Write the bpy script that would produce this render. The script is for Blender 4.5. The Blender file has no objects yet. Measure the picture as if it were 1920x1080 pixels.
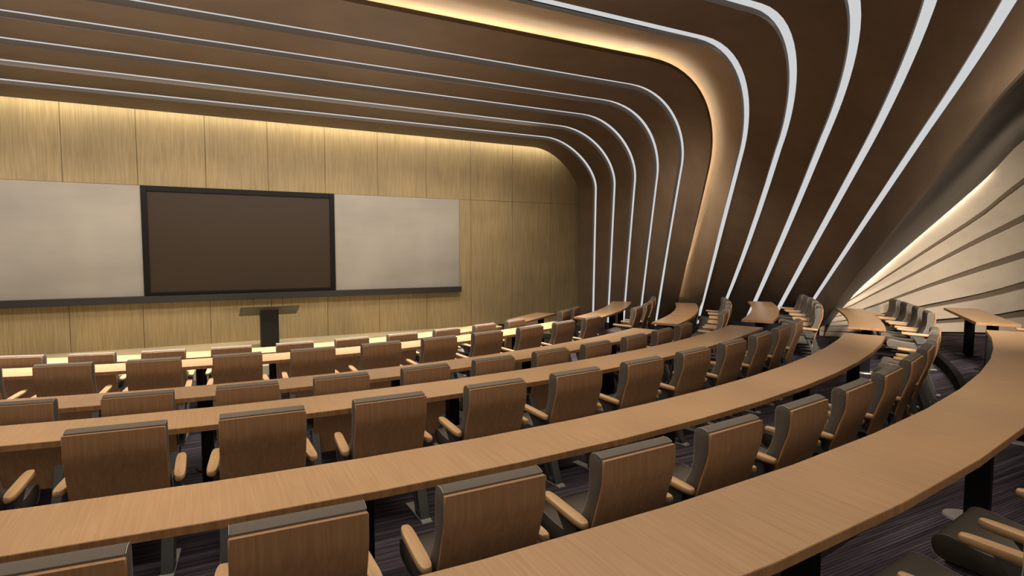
import bpy, bmesh, math, random
from mathutils import Vector, Matrix
random.seed(7)
C = bpy.context.scene.collection
sin, cos, rad = math.sin, math.cos, math.radians
H = 2.30                       # eye height above the lowest carpet
AX = 0.83                      # axis of symmetry of the room (x)
CX, CY = 0.812, 19.217         # centre of the seating arcs
RD = [9.511 + 1.594 * i for i in range(6)]      # inner radius of each desk
TZ = [0.0, 0.164, 0.164, 0.329, 0.329, 0.493]   # floor height of each row

# ------------------------------------------------------------------ materials
def new_mat(name, col, rough=0.5, metal=0.0, spec=0.5):
    m = bpy.data.materials.new(name); m.use_nodes = True
    b = m.node_tree.nodes['Principled BSDF']
    b.inputs['Base Color'].default_value = (*col, 1)
    b.inputs['Roughness'].default_value = rough
    b.inputs['Metallic'].default_value = metal
    b.inputs['Specular IOR Level'].default_value = spec
    return m, b, m.node_tree
def ramp(nt, stops):
    r = nt.nodes.new('ShaderNodeValToRGB')
    while len(r.color_ramp.elements) < len(stops): r.color_ramp.elements.new(0.5)
    for e, (p, c) in zip(r.color_ramp.elements, stops):
        e.position = p; e.color = (*c, 1)
    return r
def wood(name, c1, c2, scale, rough=0.4, spec=0.4, detail=4.0, fine=(0, 0, 0), bump=0.0, lo=0.35, hi=0.65):
    """streaky grain: noise stretched by `scale` (small number = along the grain)"""
    m, b, nt = new_mat(name, c1, rough, 0, spec)
    tc = nt.nodes.new('ShaderNodeTexCoord'); mp = nt.nodes.new('ShaderNodeMapping')
    mp.inputs['Scale'].default_value = scale
    nt.links.new(tc.outputs['Object'], mp.inputs['Vector'])
    n = nt.nodes.new('ShaderNodeTexNoise'); n.inputs['Scale'].default_value = 1.0
    n.inputs['Detail'].default_value = detail; n.inputs['Roughness'].default_value = 0.6
    n.inputs['Distortion'].default_value = 0.3
    nt.links.new(mp.outputs[0], n.inputs['Vector'])
    r = ramp(nt, [(lo, c2), (hi, c1)])
    nt.links.new(n.outputs['Fac'], r.inputs['Fac'])
    n2 = nt.nodes.new('ShaderNodeTexNoise'); n2.inputs['Scale'].default_value = 0.9; n2.inputs['Detail'].default_value = 2
    nt.links.new(tc.outputs['Object'], n2.inputs['Vector'])
    r2 = ramp(nt, [(0.3, (0.86, 0.86, 0.86)), (0.7, (1.08, 1.06, 1.04))])
    nt.links.new(n2.outputs['Fac'], r2.inputs['Fac'])
    mx = nt.nodes.new('ShaderNodeMix'); mx.data_type = 'RGBA'; mx.blend_type = 'MULTIPLY'; mx.inputs[0].default_value = 1
    nt.links.new(r.outputs[0], mx.inputs[6]); nt.links.new(r2.outputs[0], mx.inputs[7])
    nt.links.new(mx.outputs[2], b.inputs['Base Color'])
    if bump:
        bp = nt.nodes.new('ShaderNodeBump'); bp.inputs['Strength'].default_value = bump; bp.inputs['Distance'].default_value = 0.002
        nt.links.new(n.outputs['Fac'], bp.inputs['Height']); nt.links.new(bp.outputs[0], b.inputs['Normal'])
    return m
def emit(name, col, s):
    m, b, nt = new_mat(name, (0, 0, 0), 1.0, 0, 0)
    b.inputs['Emission Color'].default_value = (*col, 1); b.inputs['Emission Strength'].default_value = s
    return m

M = {}
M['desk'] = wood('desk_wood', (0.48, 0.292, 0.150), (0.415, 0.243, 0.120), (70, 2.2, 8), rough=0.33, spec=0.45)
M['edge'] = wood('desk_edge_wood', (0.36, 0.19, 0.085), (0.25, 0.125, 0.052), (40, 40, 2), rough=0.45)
M['shell'] = wood('chair_back_wood', (0.41, 0.22, 0.105), (0.33, 0.168, 0.076), (60, 60, 2.2), rough=0.42, spec=0.35)
M['arm'] = wood('armrest_wood', (0.56, 0.345, 0.17), (0.46, 0.27, 0.125), (40, 4, 30), rough=0.42)
M['brown'] = wood('brown_panel', (0.158, 0.110, 0.071), (0.140, 0.095, 0.060), (3, 3, 3), rough=0.5, spec=0.3)
M['return'] = new_mat('groove_side', (0.16, 0.125, 0.095), 0.6)[0]
M['oak'] = wood('oak_wall', (0.49, 0.37, 0.20), (0.37, 0.265, 0.13), (75, 75, 1.5), rough=0.5, spec=0.3, detail=5, lo=0.38, hi=0.6)
M['seam'] = new_mat('seam_dark', (0.10, 0.085, 0.05), 0.8)[0]
M['stage'] = wood('stage_boards', (0.62, 0.52, 0.33), (0.56, 0.46, 0.28), (1.5, 14, 3), rough=0.35)
M['riser'] = wood('stage_riser', (0.50, 0.43, 0.28), (0.44, 0.37, 0.23), (4, 4, 4), rough=0.6)
M['cream'] = wood('cream_plaster', (0.47, 0.39, 0.305), (0.445, 0.365, 0.285), (5, 5, 5), rough=0.75, spec=0.2)
M['gap'] = new_mat('gap_brown', (0.14, 0.095, 0.06), 0.8)[0]
M['soffit'] = wood('grey_soffit', (0.115, 0.098, 0.078), (0.10, 0.084, 0.066), (4, 4, 4), rough=0.7)
M['cove'] = wood('cove_bronze', (0.36, 0.265, 0.175), (0.34, 0.245, 0.16), (2, 2, 2), rough=0.4, spec=0.5)
M['strip'] = emit('strip_glow', (0.93, 0.94, 0.95), 0.66)
M['warm'] = emit('warm_glow', (1.0, 0.84, 0.60), 13.0)
M['warm_dim'] = emit('warm_glow_dim', (1.0, 0.80, 0.54), 10.0)
M['warm2'] = emit('warm_white_glow', (1.0, 0.88, 0.70), 40.0)
M['black'] = new_mat('black_metal', (0.004, 0.004, 0.0045), 0.55, 0, 0.2)[0]
M['steel'] = new_mat('grey_steel', (0.08, 0.077, 0.072), 0.42, 0.2)[0]
M['plate'] = new_mat('foot_steel', (0.38, 0.36, 0.32), 0.35, 0.4)[0]
M['lect'] = new_mat('lectern_dark', (0.016, 0.0155, 0.016), 0.5)[0]
M['lect2'] = new_mat('lectern_top_grey', (0.085, 0.08, 0.058), 0.45)[0]
M['board'] = wood('whiteboard_surface', (0.475, 0.43, 0.375), (0.45, 0.405, 0.35), (0.5, 2, 4), rough=0.32, spec=0.5)
M['frame'] = new_mat('screen_frame', (0.012, 0.011, 0.010), 0.45, 0, 0.2)[0]
M['screen'] = new_mat('screen_glass', (0.058, 0.039, 0.026), 0.3, 0, 0.35)[0]  # base colour lifted to stand in for the room's reflection
M['ledge'] = new_mat('ledge_grey', (0.045, 0.043, 0.040), 0.5)[0]
M['pipe'] = new_mat('piping_light', (0.42, 0.40, 0.37), 0.5)[0]
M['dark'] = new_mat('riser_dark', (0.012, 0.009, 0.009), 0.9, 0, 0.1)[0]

def fabric():
    m, b, nt = new_mat('chair_fabric', (0.12, 0.1, 0.08), 0.85, 0, 0.25)
    tc = nt.nodes.new('ShaderNodeTexCoord')
    w = nt.nodes.new('ShaderNodeTexWave'); w.wave_type = 'BANDS'; w.bands_direction = 'X'
    w.inputs['Scale'].default_value = 55; w.inputs['Distortion'].default_value = 0.6
    nt.links.new(tc.outputs['Object'], w.inputs['Vector'])
    r = ramp(nt, [(0.0, (0.10, 0.082, 0.063)), (1.0, (0.160, 0.132, 0.102))])
    nt.links.new(w.outputs['Fac'], r.inputs['Fac']); nt.links.new(r.outputs[0], b.inputs['Base Color'])
    return m
M['fabric'] = fabric()
def carpet():
    m, b, nt = new_mat('striped_carpet', (0.05, 0.04, 0.05), 0.95, 0, 0.1)
    tc = nt.nodes.new('ShaderNodeTexCoord')
    mp = nt.nodes.new('ShaderNodeMapping'); mp.inputs['Scale'].default_value = (0.7, 22, 1)
    nt.links.new(tc.outputs['Object'], mp.inputs['Vector'])
    n = nt.nodes.new('ShaderNodeTexNoise'); n.inputs['Scale'].default_value = 1; n.inputs['Detail'].default_value = 5; n.inputs['Roughness'].default_value = 0.65
    nt.links.new(mp.outputs[0], n.inputs['Vector'])
    r = ramp(nt, [(0.32, (0.013, 0.010, 0.012)), (0.5, (0.045, 0.037, 0.042)), (0.66, (0.095, 0.084, 0.096))])
    nt.links.new(n.outputs['Fac'], r.inputs['Fac'])
    w = nt.nodes.new('ShaderNodeTexWave'); w.bands_direction = 'Y'; w.inputs['Scale'].default_value = 14; w.inputs['Distortion'].default_value = 0.4
    nt.links.new(tc.outputs['Object'], w.inputs['Vector'])
    r2 = ramp(nt, [(0.0, (0.55, 0.5, 0.5)), (1.0, (1.25, 1.2, 1.25))]); nt.links.new(w.outputs['Fac'], r2.inputs['Fac'])
    mx = nt.nodes.new('ShaderNodeMix'); mx.data_type = 'RGBA'; mx.blend_type = 'MULTIPLY'; mx.inputs[0].default_value = 1
    nt.links.new(r.outputs[0], mx.inputs[6]); nt.links.new(r2.outputs[0], mx.inputs[7]); nt.links.new(mx.outputs[2], b.inputs['Base Color'])
    return m
M['carpet'] = carpet()

# ------------------------------------------------------------------ mesh helpers
def obj(name, bm, mats, parent=None, smooth=False, angle=35, recalc=True):
    if not isinstance(mats, (list, tuple)): mats = [mats]
    if recalc: bmesh.ops.recalc_face_normals(bm, faces=bm.faces[:])
    me = bpy.data.meshes.new(name); bm.to_mesh(me); bm.free()
    for m in mats: me.materials.append(m)
    if smooth:
        for p in me.polygons: p.use_smooth = True
        me.set_sharp_from_angle(angle=rad(angle))
    o = bpy.data.objects.new(name, me); C.objects.link(o)
    if parent: o.parent = parent
    return o
def thing(name, label, cat, loc=(0, 0, 0), rz=0.0, group=None):
    o = bpy.data.objects.new(name, None); C.objects.link(o)
    o.location = loc; o.rotation_euler = (0, 0, rz); o.empty_display_size = 0.1
    return tag(o, label, cat, group)
def tag(o, label, cat, group=None):
    o['label'] = label; o['category'] = cat
    if group: o['group'] = group
    return o
def struct(name, bm, mats, **k):
    o = obj(name, bm, mats, **k); o['kind'] = 'structure'; return o
def box(bm, x0, x1, y0, y1, z0, z1, mi=0, bev=0.0, seg=2):
    vs = [bm.verts.new(p) for p in ((x0,y0,z0),(x1,y0,z0),(x1,y1,z0),(x0,y1,z0),(x0,y0,z1),(x1,y0,z1),(x1,y1,z1),(x0,y1,z1))]
    fs = [bm.faces.new([vs[i] for i in f]) for f in ((0,3,2,1),(4,5,6,7),(0,1,5,4),(1,2,6,5),(2,3,7,6),(3,0,4,7))]
    for f in fs: f.material_index = mi
    if bev:
        es = list({e for f in fs for e in f.edges})
        r = bmesh.ops.bevel(bm, geom=es, offset=bev, segments=seg, affect='EDGES', profile=0.5)
        for f in r['faces']: f.material_index = mi
def prism(bm, prof, x0, x1, mi=0, bev=0.0, seg=2):
    """prof: list of (y,z); extruded along x"""
    a = [bm.verts.new((x0, y, z)) for y, z in prof]; b = [bm.verts.new((x1, y, z)) for y, z in prof]
    n = len(prof); fs = [bm.faces.new(a), bm.faces.new(b[::-1])]
    caps = set(fs[0].edges) | set(fs[1].edges)
    for i in range(n): fs.append(bm.faces.new((a[i], b[i], b[(i+1) % n], a[(i+1) % n])))
    for f in fs: f.material_index = mi
    bmesh.ops.recalc_face_normals(bm, faces=fs)
    if bev:
        r = bmesh.ops.bevel(bm, geom=list(caps), offset=bev, segments=seg, affect='EDGES', profile=0.5, clamp_overlap=True)
        for f in r['faces']: f.material_index = mi
def tube(bm, pts, r, n=6, mi=0):
    pts = [Vector(p) for p in pts]; rings = []
    for i, p in enumerate(pts):
        d = (pts[min(i+1, len(pts)-1)] - pts[max(i-1, 0)]).normalized()
        a = d.orthogonal().normalized() if i == 0 else (rings_a - d * rings_a.dot(d)).normalized()
        rings_a = a; b = d.cross(a)
        rings.append([bm.verts.new(p + (a*cos(t)+b*sin(t))*r) for t in [2*math.pi*k/n for k in range(n)]])
    for A, B in zip(rings[:-1], rings[1:]):
        for k in range(n):
            f = bm.faces.new((A[k], A[(k+1) % n], B[(k+1) % n], B[k])); f.material_index = mi
    for R_ in (rings[0], rings[-1]):
        f = bm.faces.new(R_); f.material_index = mi
def grid(bm, rows, mi=0):
    V = [[bm.verts.new(p) for p in r] for r in rows]; out = []
    for A, B in zip(V[:-1], V[1:]):
        for i in range(len(A)-1):
            f = bm.faces.new((A[i], A[i+1], B[i+1], B[i])); f.material_index = mi; out.append(f)
    return out
def pol(R, a, z=0.0):
    a = rad(a); return (CX + R*sin(a), CY - R*cos(a), z)
def spl(pts, n=6):
    """Catmull-Rom through points"""
    P = [Vector(p) for p in pts]; P = [P[0]*2-P[1]] + P + [P[-1]*2-P[-2]]; out = []
    for i in range(1, len(P)-2):
        for k in range(n):
            t = k/n; a, b, c, d = P[i-1:i+3]
            out.append(0.5*((2*b)+(c-a)*t+(2*a-5*b+4*c-d)*t*t+(3*b-3*c+d-a)*t**3))
    out.append(P[-2]); return out

# ------------------------------------------------------------------ floor, tiers, stage
def arc_fill(bm, r0, r1, z, a0=-75, a1=75, n=60, mi=0):
    grid(bm, [[pol(r, a0+(a1-a0)*i/n, z) for i in range(n+1)] for r in (r0, r1)], mi)
bm = bmesh.new()
edges = [4.0, 10.97, 14.16, 17.24, 27.5]; zs = [0, 0.164, 0.329, 0.493]
for i in range(4):
    arc_fill(bm, edges[i], edges[i+1], zs[i])
    if i: 
        n = 60
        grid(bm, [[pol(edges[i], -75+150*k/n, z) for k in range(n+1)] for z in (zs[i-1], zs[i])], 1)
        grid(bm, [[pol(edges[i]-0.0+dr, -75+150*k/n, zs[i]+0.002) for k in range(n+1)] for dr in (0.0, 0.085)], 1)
struct('floor', bm, [M['carpet'], M['dark']], recalc=False)
bm = bmesh.new(); SZ = 0.168; n = 40
top = [pol(7.99, -58+116*i/n, SZ) for i in range(n+1)]
ft = [bm.verts.new(p) for p in top]; bk = [bm.verts.new((p[0], 14.6, SZ)) for p in top]; lo = [bm.verts.new((p[0], p[1], 0)) for p in top]
for i in range(n):
    f = bm.faces.new((ft[i], ft[i+1], bk[i+1], bk[i])); f = bm.faces.new((lo[i], lo[i+1], ft[i+1], ft[i])); f.material_index = 1
box(bm, top[-1][0], 11.5, 14.35, 14.6, 0, SZ)
o = struct('floor_stage', bm, [M['stage'], M['riser']])

# ------------------------------------------------------------------ front wall: oak panels with seams
bm = bmesh.new()
WY = 14.41
box(bm, -9.5, 11.0, WY+0.02, WY+0.12, 0, 5.6, 1)
xs = [-9.946 + 1.2555*k for k in range(18)]
for a, b in zip(xs[:-1], xs[1:]):
    for z0, z1 in ((SZ, 3.572), (3.580, 5.55)):
        box(bm, a+0.005, b-0.005, WY, WY+0.03, z0, z1, 0)
struct('wall_front', bm, [M['oak'], M['seam']])

# ------------------------------------------------------------------ ribbed shell
# ring: y at ceiling, y at foot, corner start x, corner end x, foot x, two handle lengths, corner end z, bow
RINGS = {
 'P0': (14.10, 14.10, 8.10, 9.66, 9.66, 0.80, 0.55, 1.45, 0.0),
 'L1': (12.98, 13.8, 7.82, 9.576, 9.984, 0.80, 0.52, 1.62, 0),
 'L2': (11.65, 13.35, 7.40, 9.36, 10.18, 0.93, 0.62, 1.58, 0),
 'L3': (10.44, 12.95, 7.22, 9.17, 10.42, 0.82, 0.62, 1.62, -.005),
 'L4': (9.25, 12.5, 6.86, 8.98, 10.61, 1.08, 0.66, 1.58, -.005),
 'L5': (8.18, 12.2, 6.66, 8.75, 10.94, 0.88, 0.64, 1.72, -.02),
 'C': (7.0, 12.0, 6.06, 8.69, 11.37, 1.26, 0.75, 1.53, 0.008),
 'L6': (5.93, 12.0, 6.00, 8.47, 12.30, 1.08, 0.58, 1.69, -0.005),
 'L7': (4.87, 11.75, 5.82, 8.42, 12.71, 0.93, 0.74, 1.64, 0.075),
 'L8': (3.8, 11.2, 5.44, 8.19, 13.24, 1.14, 0.59, 1.64, 0.036),
 'L9': (2.75, 10.65, 5.326, 8.341, 13.567, 0.787, 0.427, 1.39, -0.002),
 'L10': (1.7, 10.1, 4.75, 8.01, 13.905, 0.97, 0.59, 1.39, 0),
 'E': (0.8, 8.8, 5.054, 7.03, 12.747, 0.816, 0.478, 1.502, -0.039),
}
ORDER = list(RINGS)
ZC, ZF = 2.83, -2.36
def ring_pts(name):
    yc, yf, x_s, xe, xf, h1, h2, ze, bow = RINGS[name]
    zc = 2.77 if name == 'P0' else ZC
    k = (yf-yc)/(ZC+2.1)
    A = Vector((xe, ze)); d0 = (Vector((xf, -2.1))-A).normalized()
    F = A + d0*((ze-ZF)/(-d0.y)); Cn = [Vector((AX + (x_s-AX)*i/6, zc)) for i in range(6)]
    P = [Vector((x_s, zc)), Vector((x_s+h1, zc)), A-d0*h2, A]
    n = 18
    for i in range(n):
        t = i/n; Cn.append((1-t)**3*P[0]+3*(1-t)**2*t*P[1]+3*(1-t)*t*t*P[2]+t**3*P[3])
    nr = Vector((-d0.y, d0.x))
    for i in range(9):
        t = i/8; Cn.append(A+(F-A)*t+nr*bow*4*t*(1-t))
    return [Vector((p.x, yc+k*(ZC-p.y), p.y+H)) for p in Cn]
RP = {n: ring_pts(n) for n in ORDER}
def mirror(rows):
    out = []
    for r in rows:
        out.append([Vector((2*AX-p.x, p.y, p.z)) for p in reversed(r)][:-1] + list(r))
    return out
def S(u):
    i = min(int(u), len(ORDER)-2); t = u-i; A, B = RP[ORDER[i]], RP[ORDER[i+1]]
    return [a.lerp(b, t) for a, b in zip(A, B)]
def normals(u):
    a, b = S(max(u-0.05, 0)), S(min(u+0.05, len(ORDER)-1)); m = S(u); out = []
    for i in range(len(m)):
        ts = m[min(i+1, len(m)-1)]-m[max(i-1, 0)]; tu = b[i]-a[i]
        nn = ts.cross(tu).normalized()
        if nn.dot(Vector((m[i].x-3.0, 0, m[i].z-2.0))) < 0: nn = -nn
        out.append(nn)
    return out
def off(u, d):
    return [p+n*d for p, n in zip(S(u), normals(u))]
DEP = 0.05
GW = {'L6': .068, 'L7': .075, 'L8': .082, 'L9': .088, 'L10': .09}
def gw(n): return GW.get(n, 0.062) if n.startswith('L') else 0
REC = {'L1': .010, 'L2': .014, 'L3': .018, 'L4': .022, 'L5': .028}
def full(rows): return mirror(rows)
def shade(o, ang=30):
    for p in o.data.polygons: p.use_smooth = True
    o.data.set_sharp_from_angle(angle=rad(ang)); return o
bands = []
nR = len(ORDER)
iC, iE = ORDER.index('C'), ORDER.index('E')
for i in range(nR-1):
    u0 = i + gw(ORDER[i]); u1 = i+1 - gw(ORDER[i+1])
    bm = bmesh.new()
    if ORDER[i] == 'C':          # recessed glowing cove that fades out into the next light groove
        rows = []
        for k in range(13):
            t = k/12; u = i-0.30+(u1-i+0.30)*t
            tt = max(0, (u-i+0.05)/(u1-i+0.05)); d = (0.20+DEP)*(1-tt)**1.1 - DEP
            rows.append(off(u, d))
        grid(bm, full(rows), 0)
        grid(bm, full([off(u1, 0), off(u1, DEP)]), 1)
        grid(bm, full([off(i-0.30, 0.03), off(i-0.30, 0.20)]), 0)
        grid(bm, full([off(u1, -DEP), off(u1, 0.03)]), 1)
        o = struct('trim_%d' % (i+1), bm, [M['cove'], M['return']]); shade(o)
    else:
        # each panel laps: flush with the light strip at its far edge, a lip DEP deep at its near edge
        lip = 0 if ORDER[i+1] in ('C', 'E') else -DEP
        grid(bm, full([off(u0+(u1-u0)*k/4, lip*k/4-0.004) for k in range(5)]), 0)
        grid(bm, full([off(u0, -0.004), off(u0, 0.03)]), 0)
        if ORDER[i+1] == 'C': grid(bm, full([off(u1, 0), off(u1, 0.05), off(u1-0.30, 0.05)]), 0)
        else: grid(bm, full([off(u1, lip-0.004), off(u1, 0.03)]), 1)
        o = struct('trim_%d' % (i+1), bm, [M['brown'], M['return']]); shade(o)
ordw = {'L1': 'first', 'L2': 'second', 'L3': 'third', 'L4': 'fourth', 'L5': 'fifth'}
for i, nme in enumerate(ORDER):
    if not nme.startswith('L'): continue
    bm = bmesh.new()
    r_ = REC.get(nme, 0.012)
    grid(bm, full([off(i-gw(nme)-0.004, r_), off(i+gw(nme)+0.004, r_)]), 0)
    if nme in ordw: lab = 'thin white light strip arching over the hall, %s from the oak front wall' % ordw[nme]
    else: lab = 'wide white light strip on brown ribbed side wall, %s after the glowing bronze cove' % {'L6': 'first', 'L7': 'second', 'L8': 'third', 'L9': 'fourth', 'L10': 'fifth'}[nme]
    o = obj('light_strip', bm, M['strip']); shade(o)
    tag(o, lab, 'light strip', 'white light strips in the ribbed shell')
# warm emitter hidden behind the lip in front of the cove
bm = bmesh.new()
for f in grid(bm, full([off(iC-0.285, 0.054), off(iC-0.19, 0.054)]), 0):
    if abs(f.calc_center_median().x-AX) > 5.45: f.material_index = 1
o = obj('cove_light', bm, [M['warm'], M['warm_dim']], recalc=False); shade(o)
tag(o, 'warm light line glowing from the edge of the bronze cove', 'light')

# grey soffit between the last brown panel and the cream fan wall
Kp = [(AX, -2.0, 2.83), (4, -2.0, 2.83), (8, -1.2, 2.83), (11.5, 0.8, 2.83), (14.0, 3.2, 2.82), (14.75, 4.7, 2.74), (14.57, 5.63, 2.19), (14.02, 6.07, 1.37), (13.27, 6.96, 0.13), (12.72, 7.62, -0.80), (12.58, 7.80, -1.10), (12.35, 8.12, -1.7), (12.28, 8.30, -2.35)]
Kc = spl(Kp, 5)
def resample(P, n):
    L = [0]
    for a, b in zip(P[:-1], P[1:]): L.append(L[-1]+(b-a).length)
    out = []; j = 0
    for i in range(n):
        s = L[-1]*i/(n-1)
        while j < len(L)-2 and L[j+1] < s: j += 1
        out.append(P[j].lerp(P[j+1], (s-L[j])/max(L[j+1]-L[j], 1e-9)))
    return out
ke = next(i for i, p in enumerate(Kc) if (p.x > 14.3 and p.z < 2.3)); ee = 6+18
Er = resample(RP['E'][:ee+1], 24)+resample(RP['E'][ee:], 24)[1:]
Kr = [Vector((p.x, p.y, p.z+H)) for p in resample(Kc[:ke+1], 24)+resample(Kc[ke:], 24)[1:]]
bm = bmesh.new()
mid = [[e.lerp(k, t) for e, k in zip(Er, Kr)] for t in (0, .05, .3, .6, 1)]
grid(bm, full(mid[:2]), 1); grid(bm, full(mid[1:]), 0)
o = struct('trim_%d' % nR, bm, [M['soffit'], M['brown']]); shade(o)

# ceiling slabs above everything (keeps the room closed behind the camera)
bm = bmesh.new()
box(bm, -20, 21.7, -7, 15, H+ZC+0.55, H+ZC+0.65)
back = [Vector((p.x, p.y, p.z)) for p in Kr if p.z > H+2.79]
rowA = back + [Vector((20, 3.6, H+2.83))]; rowB = [Vector((p.x, -6.4, H+2.83)) for p in back] + [Vector((20, -6.4, H+2.83))]
grid(bm, full([rowA, rowB]))
struct('ceiling', bm, M['soffit'])

# ------------------------------------------------------------------ cream fan wall (right) and its mirror twin (left)
A0 = Vector((12.4, 8.2)); WD = Vector((3.6, -4.2)).normalized(); WN = Vector((-WD.y, WD.x))  # WN points behind the wall
if WN.x < 0: WN = -WN
def wp(x, z, d):                # point on the wall line at world x, z relative to the eye, d in front of it
    s = (x-A0.x)/WD.x; p = A0+WD*s-WN*d; return Vector((p.x, p.y, z+H))
RIB = [
 [(12.30, -1.02), (12.65, -0.80), (13.4, 0.60), (14.15, 2.10), (14.62, 3.1), (15.5, 3.3), (18.2, 3.4)],       # hidden top edge
 [(12.45, -1.32), (12.62, -1.19), (12.86, -.89), (13.24, -.40), (13.71, .20), (14.18, .80), (14.6, 1.45), (15.4, 2.4), (16.2, 3.2)],
 [(12.45, -1.42), (12.65, -1.29), (12.97, -.96), (13.53, -.39), (14.1, .20), (14.63, .72), (15.6, 1.7), (18.2, 3.3)],
 [(12.45, -1.55), (12.87, -1.30), (13.54, -.79), (14.12, -.38), (14.65, -.02), (16, .9), (18.2, 2.2)],
 [(12.45, -1.66), (12.99, -1.44), (13.57, -1.19), (14.28, -.87), (14.67, -.64), (16, 0.0), (18.2, .9)],
 [(12.45, -1.74), (13.2, -1.61), (13.79, -1.47), (14.46, -1.31), (14.69, -1.21), (16, -.85), (18.2, -.3)],
 [(12.45, -1.86), (13.2, -1.80), (13.86, -1.74), (14.26, -1.72), (14.7, -1.70), (16, -1.6), (18.2, -1.5)],
]
def at(c, x):
    pts = spl([(a, b, 0) for a, b in c], 8)
    for p, q in zip(pts[:-1], pts[1:]):
        if p.x <= x <= q.x: return p.y+(q.y-p.y)*(x-p.x)/max(q.x-p.x, 1e-9)
    return pts[-1].y if x > pts[-1].x else pts[0].y
XS = [12.30+0.11*i for i in range(8)] + [13.2+0.2*i for i in range(26)]
def fan(name, mirrored, mats):
    bm = bmesh.new(); f = (lambda p: Vector((2*AX-p.x, p.y, p.z))) if mirrored else (lambda p: p)
    grid(bm, [[f(wp(x, z, -0.05)) for x in XS] for z in (3.4, 0, -2.4)], 1)
    for j in range(6):
        rows = [[], [], [], [], []]
        for x in XS:
            zt = at(RIB[j], x); zb = at(RIB[j+1], x)
            g = min(0.012+max(0, (x-12.45))*0.068, 0.18)
            if j: zt = zt-g
            zt = max(zt, zb+0.004)
            w = min(1, max(0.05, (x-12.35)/0.9)); d = 0.10*w
            rows[0].append(f(wp(x, zt, -0.05))); rows[1].append(f(wp(x, zt, 0.03*w))); rows[2].append(f(wp(x, (zt+zb)/2, 0.07*w)))
            rows[3].append(f(wp(x, zb, d))); rows[4].append(f(wp(x, zb, -0.05)))
        grid(bm, rows[:2], 0); grid(bm, rows[1:4], 0); grid(bm, rows[3:], 1)
    # skirting board flaring out to the carpet
    r0, r1, r2 = [], [], []
    for x in XS:
        g = min(0.012+max(0, (x-12.45))*0.085, 0.16)
        t = min(1, max(0, (x-12.4)/1.2)); z = at(RIB[6], x)-g*0.8
        r0.append(f(wp(x, z, 0.05*t+0.0))); r1.append(f(wp(x, z-0.05, 0.10*t+0.01))); r2.append(f(wp(x, -2.4, 0.16*t+0.02)))
    grid(bm, [r0, r1, r2], 0)
    if not mirrored:
        grid(bm, [[Vector((18.0, 1.67, z)), Vector((20, -0.5, z)), Vector((20, -6.4, z))] for z in (0, 5.8)], 0)
    else:
        grid(bm, [[f(Vector((18.0, 1.67, z))), f(Vector((20, -0.5, z))), f(Vector((20, -6.4, z)))] for z in (0, 5.8)], 0)
    return struct(name, bm, mats)
fan('wall_right', False, [M['cream'], M['gap']])
fan('wall_left', True, [M['cream'], M['gap']])
bm = bmesh.new(); box(bm, -18.5, 20.1, -6.5, -6.4, 0, 5.8); struct('wall_back', bm, M['brown'])
# hidden warm emitter behind the soffit edge that washes the cream wall
bm = bmesh.new(); rA, rB = [], []
for p in spl(Kp[5:11], 6):
    b = p+Vector((WN.x*0.03, WN.y*0.03, 0)); d = Vector((WN.x, WN.y, 0))
    up = Vector((-WD.x*0.12, -WD.y*0.12, 0.10))
    rA.append(Vector((b.x, b.y, b.z+H))+up*0.3); rB.append(Vector((b.x, b.y, b.z+H))+up*1.1)
grid(bm, [rA, rB]); o = obj('cove_light', bm, M['warm2'], recalc=False)
tag(o, 'warm light line washing down the top of the cream fan wall', 'light')

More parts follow.
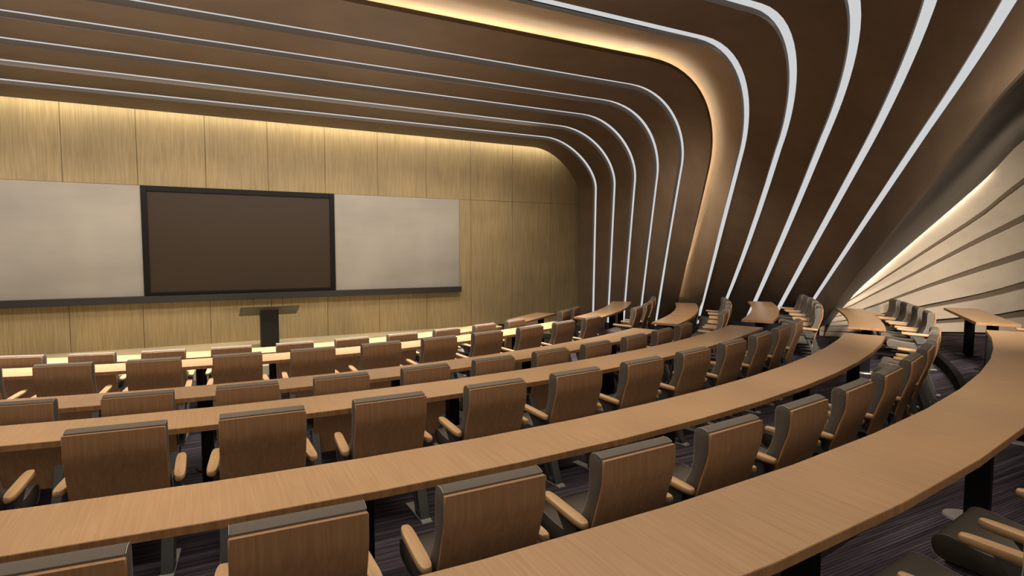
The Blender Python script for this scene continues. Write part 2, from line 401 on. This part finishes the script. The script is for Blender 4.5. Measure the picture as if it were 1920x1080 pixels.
# ------------------------------------------------------------------ desks
MAIN_END = [25.9, 26.5, 27.0, 27.4, 27.6, 28.0]
WING = [(31.1, 40.7), (31.1, 50.5), (31.1, 50.3), (30.9, 46.0), (30.7, 42.1), (31.1, 38.75)]
PED_MAIN = [(-14.0, -5.05, 4.0, 13.2, 22.6), (-12.15, -4.5, -0.4, 11.4, 19.4, 25.9), (-10.7, -3.6, 4.7, 13.0, 21.4), (-10.8, -3.25, 4.3, 11.86, 19.4, 26.2), (-8.3, -0.29, 7.8, 15.83, 23.4), (-3.0, 4.54, 11.97, 19.5, 26.9)]
PED_WING = [(32.5, 38.6), (33.0, 40.5, 48.2), (32.3, 40.5, 48.6), (32.2, 38.4, 44.6), (31.6,), (32.3, 36.9)]
def desk(k, a0, a1, seg, peds, label, group, cat='desk'):
    R0, z = RD[k], TZ[k]; t = thing('curved_desk', label, cat, pol(R0+0.25, (a0+a1)/2, z), 0, group)
    o0 = Vector(t.location)
    bm = bmesh.new(); n = max(1, round((a1-a0)/seg)); zt, zb = z+0.75, z+0.71
    def P(r, a, zz): return Vector(pol(r, a, zz))-o0
    A = [a0+(a1-a0)*i/n for i in range(n+1)]
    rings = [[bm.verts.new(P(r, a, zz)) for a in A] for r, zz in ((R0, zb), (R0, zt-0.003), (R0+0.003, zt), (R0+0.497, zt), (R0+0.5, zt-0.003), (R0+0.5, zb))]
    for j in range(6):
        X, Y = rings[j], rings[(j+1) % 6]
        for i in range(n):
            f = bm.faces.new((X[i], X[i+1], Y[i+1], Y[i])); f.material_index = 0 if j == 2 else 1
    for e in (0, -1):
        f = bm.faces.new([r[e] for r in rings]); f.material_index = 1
    obj('desktop', bm, [M['desk'], M['edge']], t)
    for a in peds:
        bm = bmesh.new(); c = Vector(pol(R0+0.25, a, z)); ar = rad(a)
        rt = Vector((cos(ar), sin(ar), 0)); fw = Vector((-sin(ar), cos(ar), 0))
        def oriented(b):
            mt = Matrix(((rt.x, fw.x, 0, c.x-o0.x), (rt.y, fw.y, 0, c.y-o0.y), (0, 0, 1, c.z-o0.z), (0, 0, 0, 1)))
            bmesh.ops.transform(b, matrix=mt, verts=b.verts[:])
        box(bm, -0.038, 0.038, -0.068, 0.068, 0.012, 0.700, 0, 0.008)
        box(bm, -0.16, 0.16, -0.16, 0.16, 0.695, 0.709, 0)
        oriented(bm); pd = obj('pedestal', bm, M['black'], t, True)
        bm = bmesh.new(); vs0, vs1 = [], []
        for q in range(24):
            w = 2*math.pi*q/24; vs0.append(bm.verts.new((0.13*cos(w), 0.19*sin(w), 0.0))); vs1.append(bm.verts.new((0.125*cos(w), 0.185*sin(w), 0.012)))
        bm.faces.new(vs0[::-1]); bm.faces.new(vs1)
        for q in range(24): bm.faces.new((vs0[q], vs0[(q+1) % 24], vs1[(q+1) % 24], vs1[q]))
        oriented(bm); obj('base_plate', bm, M['plate'] if (k == 5 and a0 < 0) or (k == 4 and a0 > 0) else M['black'], pd)
    return t
ROWN = ['front row', 'second row', 'third row', 'fourth row', 'fifth row', 'sixth row']
DL = ['long curved wooden desk of the front row, brightly lit beside the stage',
      'long curved wooden desk of the second row, brightly lit behind the front desk',
      'long curved wooden desk of the third row, behind the second row of chairs',
      'long curved wooden desk of the fourth row, crossing the middle of the hall',
      'long curved wooden desk of the fifth row, second large desk from the viewer',
      'large curved wooden desk sweeping across the right foreground, its aisle end beside the step']
for k in range(6):
    desk(k, -20.0 if k < 4 else -14.0, MAIN_END[k], 2.75, PED_MAIN[k], DL[k], 'long curved desks')
WL = ['small angular wooden desk at the far end of the front row by the oak wall',
      'short curved wooden side desk of the second row, reflecting two light strips',
      'short curved wooden side desk below the glowing bronze cove',
      'short curved wooden side desk across the aisle from the fourth row, rounded outer edge',
      'short curved wooden side desk in front of the cream fan wall tip',
      'short wooden side desk across the aisle on the top tier, two black pedestals showing']
for k in range(6):
    desk(k, WING[k][0], WING[k][1], 9.7 if k in (0, 5) else 2.4, PED_WING[k], WL[k], 'short side desks beyond the aisle')

# ------------------------------------------------------------------ chair
def make_chair():
    t = thing('lecture_chair', 'x', 'chair')
    rear = spl([(0, .912, 0), (.001, .80, 0), (.018, .725, 0), (.052, .62, 0), (.10, .46, 0), (.135, .32, 0), (.158, .18, 0)], 3)
    rear = [(p.x, p.y) for p in rear]
    # offset forward by thickness
    fr = []
    for i, p in enumerate(rear):
        a = rear[max(i-1, 0)]; b = rear[min(i+1, len(rear)-1)]; d = Vector((b[0]-a[0], b[1]-a[1])).normalized()
        fr.append((p[0]-d.y*0.022, p[1]+d.x*0.022))
    bm = bmesh.new(); prism(bm, rear+fr[::-1], -.255, .255, 0, 0.008, 2)
    obj('back_shell', bm, M['shell'], t, True, 50)
    # back cushion
    base = [p for p in fr if p[1] > .42]
    front = [(.06, .932), (.092, .930), (.112, .912), (.120, .88), (.120, .80), (.121, .745), (.138, .665), (.178, .58), (.226, .49), (.238, .44)]
    f2 = [(p.x, p.y) for p in spl([(a, b, 0) for a, b in front], 2)]
    prof = [(fr[0][0]+.001, .920)] + f2 + [(.150, .41)] + [(p[0]+.001, p[1]) for p in base[::-1][:-1]]
    bm = bmesh.new(); prism(bm, prof, -.250, .250, 0, 0.008, 2)
    cu = obj('back_cushion', bm, M['fabric'], t, True, 50)
    for sx in (-.2495, .2495):
        bm = bmesh.new(); tube(bm, [(sx, y, z) for y, z in [(fr[0][0]+.004, .920)]+f2], .0014, 5); obj('piping', bm, M['pipe'], cu, True)
    # seat
    st = spl([(.20, .425, 0), (.32, .420, 0), (.46, .430, 0), (.57, .452, 0), (.625, .450, 0), (.655, .425, 0), (.660, .385, 0), (.640, .345, 0), (.60, .328, 0)], 3)
    prof = [(p.x, p.y) for p in st] + [(.42, .318), (.22, .322), (.185, .345), (.180, .40)]
    bm = bmesh.new(); prism(bm, prof, -.245, .245, 0, 0.008, 2)
    se = obj('seat', bm, M['fabric'], t, True, 50)
    for sx in (-.2445, .2445):
        bm = bmesh.new(); tube(bm, [(sx, p.x, p.y) for p in st], .0014, 5); obj('piping', bm, M['pipe'], se, True)
    bm = bmesh.new(); prism(bm, [(.20, .316), (.60, .324), (.605, .314), (.56, .300), (.20, .296)], -.235, .235, 0, .003, 1)
    obj('seat_pan', bm, M['steel'], t, True)
    for s in (-1, 1):
        # armrest paddle
        bm = bmesh.new(); out = []
        n = 28
        for q in range(n):
            w = 2*math.pi*q/n; cx_, sy_ = cos(w), sin(w)
            ex = math.copysign(abs(cx_)**0.55, cx_); ey = math.copysign(abs(sy_)**0.45, sy_)
            y = 0.272+0.20*ey; wd = 0.034-0.002*(ey+1)/2
            out.append((s*(0.306-0.030*(ey+1)/2)+wd*ex, y))
        lay = []
        for sc, zz in ((.80, .552), (1, .562), (1, .580), (.90, .588), (.55, .5905)):
            lay.append([bm.verts.new((s*.291+(x-s*.291)*sc, .272+(y-.272)*(1-(1-sc)*.2), zz+0.010*(y-.272)/.2)) for x, y in out])
        for A, B in zip(lay[:-1], lay[1:]):
            for q in range(n): bm.faces.new((A[q], A[(q+1) % n], B[(q+1) % n], B[q]))
        bm.faces.new(lay[0]); bm.faces.new(lay[-1])
        obj('armrest', bm, M['arm'], t, True, 50)
        # steel side frame: twin slanted bars, arm bracket, foot
        bm = bmesh.new(); x0, x1 = sorted((s*.2, s*.268))
        prism(bm, [(-.005, .012), (.030, .012), (.175, .40), (.150, .43), (.128, .40)], x0, x1, 0, .003, 1)
        prism(bm, [(.085, .012), (.115, .012), (.245, .40), (.23, .43), (.205, .40)], x0, x1, 0, .003, 1)
        prism(bm, [(.128, .37), (.245, .38), (.262, .42), (.150, .43)], x0, x1, 0, .003, 1)
        prism(bm, [(-.005, .012), (.115, .012), (.125, .05), (.012, .05)], x0, x1, 0, .003, 1)
        y0, y1 = sorted((s*.262, s*.300))
        prism(bm, [(.14, .41), (.25, .41), (.285, .48), (.35, .556), (.14, .552), (.16, .51), (.165, .46)], y0, y1, 0, .004, 1)
        lg = obj('leg', bm, M['steel'], t, True)
        bm = bmesh.new(); prism(bm, [(-.045, 0), (.33, 0), (.325, .008), (.10, .013), (-.035, .013)], x0-.004, x1+.004, 0, .002, 1)
        obj('foot', bm, M['plate'], lg, True)
    return t
proto = make_chair(); used = [False]
def place_chair(row, ang, d, label, group):
    if not used[0]:
        r = proto; used[0] = True
    else:
        r = proto.copy(); C.objects.link(r)
        for ch in list(proto.children):
            c = ch.copy(); C.objects.link(c); c.parent = r
            for g in ch.children:
                e = g.copy(); C.objects.link(e); e.parent = c
    r.location = pol(RD[row]+d, ang, TZ[row]); r.rotation_euler = (0, 0, rad(ang))
    r['label'] = label; r['category'] = 'chair'; r['group'] = group
ORD = ['', 'first', 'second', 'third', 'fourth', 'fifth', 'sixth', 'seventh', 'eighth', 'ninth', 'tenth', 'eleventh', 'twelfth', 'thirteenth']
MAINC = [
 [-16.2, -11.8, -7.3, -2.8, 1.75, 6.3, 10.85, 15.5, 20.2, 24.9],
 [-14.1, -10.2, -6.3, -2.4, 1.5, 5.5, 9.45, 13.3, 17.4, 21.4, 25.5],
 [-12.4, -9.0, -5.55, -2.1, 1.3, 4.86, 8.3, 11.8, 15.25, 18.86, 22.3, 25.7],
 [-8.0, -4.85, -1.9, 1.18, 4.36, 7.4, 10.55, 13.7, 16.85, 19.95, 23.0, 26.2],
 [-4.5, -1.73, 1.07, 3.95, 6.64, 9.5, 12.3, 15.1, 17.95, 20.8, 23.8, 26.8],
 [5.5, 8.0, 26.4],
]
WINGC = [[35.9, 39.9], [35.05, 39.3, 43.5, 47.6], [34.6, 38.2, 41.8, 45.3, 48.4], [34.8, 37.9, 40.9, 43.8, 46.6], [35.1, 38.05, 41.0, 43.6], [33.4]]
DM = [(.925, .0035), (.95, .002), (1.015, .0015), (1.025, .0015), (1.07, .0015), (1.08, 0)]
DW = [1.06, 1.11, 1.20, 1.22, 1.24, 1.12]
ROWD = ['front desk', 'second desk', 'third desk', 'fourth desk', 'fifth desk', 'sixth desk']
for k in range(6):
    L = MAINC[k]
    if k < 5:
        for i, a in enumerate(L):
            c = len(L)-i
            lab = 'wooden-backed chair with grey cushion behind the long %s, %s' % (ROWD[k], 'beside its aisle end' if c == 1 else '%s from its aisle end' % ORD[c])
            place_chair(k, a, DM[k][0]+DM[k][1]*a, lab, 'chairs behind the long %s' % ROWD[k])
    else:
        for a, lab in zip(L, ['grey cushioned chair behind the nearest desk, cut by the bottom edge, lower of two',
                              'grey cushioned chair with pale armrests behind the nearest desk, beside the black pedestal',
                              'grey cushioned chair barely showing behind the aisle end of the nearest desk']):
            place_chair(k, a, DM[k][0], lab, 'chairs behind the nearest desk')
    W = WINGC[k]
    for i, a in enumerate(W):
        if k == 5: lab = 'grey cushioned chair behind the top tier side desk, cut by the photo edge'
        else: lab = 'grey cushioned chair behind the short side desk of the %s, %s the aisle' % (ROWN[k], 'nearest' if i == 0 else '%s from' % ORD[i+1])
        place_chair(k, a, DW[k], lab, 'chairs at the side desk of the %s' % ROWN[k])

# ------------------------------------------------------------------ front wall fittings
def flat(name, x0, x1, z0, z1, y0, y1, m, parent=None, bev=.004):
    bm = bmesh.new(); box(bm, x0, x1, y0, y1, z0, z1, 0, bev, 1); return obj(name, bm, m, parent)
t = thing('whiteboard', 'blank grey-white board on the oak wall right of the dark screen', 'whiteboard', (4.41, WY, 0))
o = flat('panel', 2.80-4.41, 6.02-4.41, H-1.035, H+1.268, -.035, 0, M['board'], t)
t = thing('whiteboard', 'blank grey-white board on the oak wall left of the dark screen', 'whiteboard', (-2.75, WY, 0))
o = flat('panel', -4.36+2.75, -1.12+2.75, H-1.035, H+1.268, -.035, 0, M['board'], t)
t = thing('wall_screen', 'large dark display screen with black frame above the lectern', 'screen', (0.84, WY, 0))
bm = bmesh.new(); x0, x1, z0, z1, w = -1.955, 1.955, H-1.02, H+1.27, .108
box(bm, x0, x0+w, -.075, 0, z0, z1, 0, .004, 1); box(bm, x1-w, x1, -.075, 0, z0, z1, 0, .004, 1)
box(bm, x0+w, x1-w, -.075, 0, z1-w, z1, 0, .004, 1); box(bm, x0+w, x1-w, -.075, 0, z0, z0+w*.6, 0, .004, 1)
obj('screen_frame', bm, M['frame'], t)
flat('display_panel', x0+w, x1-w, z0+w*.6, z1-w, -.04, 0, M['screen'], t, 0)
bm = bmesh.new(); prism(bm, [(0, -.145), (0, 0), (-.13, 0), (-.13, -.012), (-.115, -.145)], -5.22, 5.22, 0, .003, 1)
o = obj('pen_ledge', bm, M['ledge']); o.location = (AX, WY, H-1.035); tag(o, 'long dark grey ledge under the boards and screen on the oak wall', 'ledge')  # narrow pen ledge fixed along the oak wall

# lectern
t = thing('lectern', 'dark grey lectern with wide tilted top and two thin microphones on stage', 'lectern', (1.21, 13.37, SZ))
lz = H-SZ
bm = bmesh.new(); prism(bm, [(-.06, 0), (.26, 0), (.26, lz-1.41), (-.06, lz-1.30)], -.178, .178, 0, .004, 1); obj('pedestal', bm, M['lect'], t)
bm = bmesh.new(); prism(bm, [(-.24, lz-1.264), (-.24, lz-1.244), (.28, lz-1.455), (.28, lz-1.475)], -.578, .582, 0, .003, 1); obj('top', bm, M['lect2'], t)
for mx in (-.31, .255):
    bm = bmesh.new(); tube(bm, spl([(mx, -.20, lz-1.27), (mx-.003, -.205, lz-1.18), (mx-.010, -.20, lz-1.09)], 4), .0045, 6)
    mic = obj('microphone', bm, M['black'], t, True)
    bm = bmesh.new(); bmesh.ops.create_uvsphere(bm, u_segments=12, v_segments=8, radius=.016); bmesh.ops.translate(bm, vec=(mx-.010, -.20, lz-1.075), verts=bm.verts[:])
    obj('microphone_head', bm, M['black'], mic, True)

# ------------------------------------------------------------------ lights
def area(name, loc, sx, sy, power, col, spread=110, rot=(0, 0, 0)):
    l = bpy.data.lights.new(name, 'AREA'); l.shape = 'RECTANGLE'; l.size = sx; l.size_y = sy
    l.energy = power; l.color = col; l.spread = rad(spread)
    o = bpy.data.objects.new(name, l); C.objects.link(o); o.location = loc; o.rotation_euler = rot; return o
WARM = (1.0, 0.80, 0.56); NEU = (1.0, 0.90, 0.78)
def aim(name, loc, tgt, sx, sy, power, col, spread=120):
    o = area(name, loc, sx, sy, power, col, spread)
    o.rotation_euler = (Vector(tgt)-Vector(loc)).to_track_quat('-Z', 'Y').to_euler(); return o
PI = math.pi
area('stage_fill', (AX, 12.6, H+2.74), 14.0, 0.6, 170, (1.0, 0.93, 0.78), 130)  # added fill, lifts the stage floor and lower oak wall
area('rear_top_fill', (3.0, -1.3, H+2.78), 12.0, 3.4, 110, NEU, 120)  # overhead fill added to brighten the near desks and seats
area('stage_wash', (AX, 14.24, H+2.93), 17.0, 0.10, 75, (1.0, 0.92, 0.72), 150, (rad(12), 0, 0))
aim('board_fill', (AX, 11.2, H+2.6), (AX, 14.4, H-0.3), 12.0, 0.6, 115, (1.0, 0.92, 0.80), 130)  # unseen fill added to light boards and wall evenly
area('front_downlights', (AX-0.3, 9.2, H+2.78), 12.0, 1.6, 600, (1.0, 0.96, 0.90), 62)
area('hall_fill', (2.5, 4.4, H+2.78), 13.0, 4.5, 280, NEU, 116)  # general fill added over the audience rows, no fixture there
aim('rear_fill', (3.5, -5.0, H+2.3), (4.5, 6.0, 0.3), 12.0, 1.5, 75, NEU, 120)  # added fill from behind the camera, lifts the chair backs
area('ceiling_fill', (-1.5, 6.5, H+0.9), 10.0, 9.0, 150, NEU, 170, (PI, 0, 0))  # made-up upward fill that brightens the brown ceiling panels
aim('side_fill', (-7.5, 3.0, H-0.2), (11.0, 8.0, H-0.4), 6.0, 2.0, 35, NEU, 120)  # fill added out of view on the left for the right side wall
aim('fan_fill', (8.8, -0.6, H+1.9), (13.2, 6.9, H+0.5), 0.8, 0.8, 42, (1.0, 0.90, 0.74), 40)  # added fill aimed at the upper part of the cream fan wall
aim('aisle_fill', (6.0, 1.5, H+1.9), (10.4, 5.6, 1.0), 2.0, 1.5, 90, NEU, 46)  # fill added out of view for the side desks past the aisle
aim('side_desk_fill', (6.0, 8.6, H+1.85), (10.6, 9.8, 0.6), 2.2, 2.0, 48, NEU, 80)  # added fill facing away from the camera, brightens the outer side desks
aim('fan_wall_fill', (9.0, -0.5, H+1.9), (14.0, 5.0, H-0.2), 2.5, 2.0, 12, NEU, 130)  # weak fill added for the cream fan wall, no fitting there
w = bpy.data.worlds.new('hall_world'); bpy.context.scene.world = w; w.use_nodes = True
w.node_tree.nodes['Background'].inputs[0].default_value = (0.9, 0.8, 0.7, 1); w.node_tree.nodes['Background'].inputs[1].default_value = 0.02

# ------------------------------------------------------------------ camera
cam = bpy.data.cameras.new('camera'); co = bpy.data.objects.new('camera', cam); C.objects.link(co)
cam.sensor_width = 36; cam.lens = 1091.4/1920*36; cam.clip_start = 0.05; cam.clip_end = 200
yaw, pit, rol = 0.486970, 0.069126, 0.0023954
F = Vector((sin(yaw)*cos(pit), cos(yaw)*cos(pit), -sin(pit))); R = Vector((cos(yaw), -sin(yaw), 0)); U = R.cross(F)
R2 = R*cos(rol)+U*sin(rol); U2 = -R*sin(rol)+U*cos(rol)
co.matrix_world = Matrix(((R2.x, U2.x, -F.x, 0), (R2.y, U2.y, -F.y, 0), (R2.z, U2.z, -F.z, H), (0, 0, 0, 1)))
sc = bpy.context.scene; sc.camera = co
sc.view_settings.view_transform = 'Standard'; sc.view_settings.look = 'None'; sc.view_settings.exposure = 0
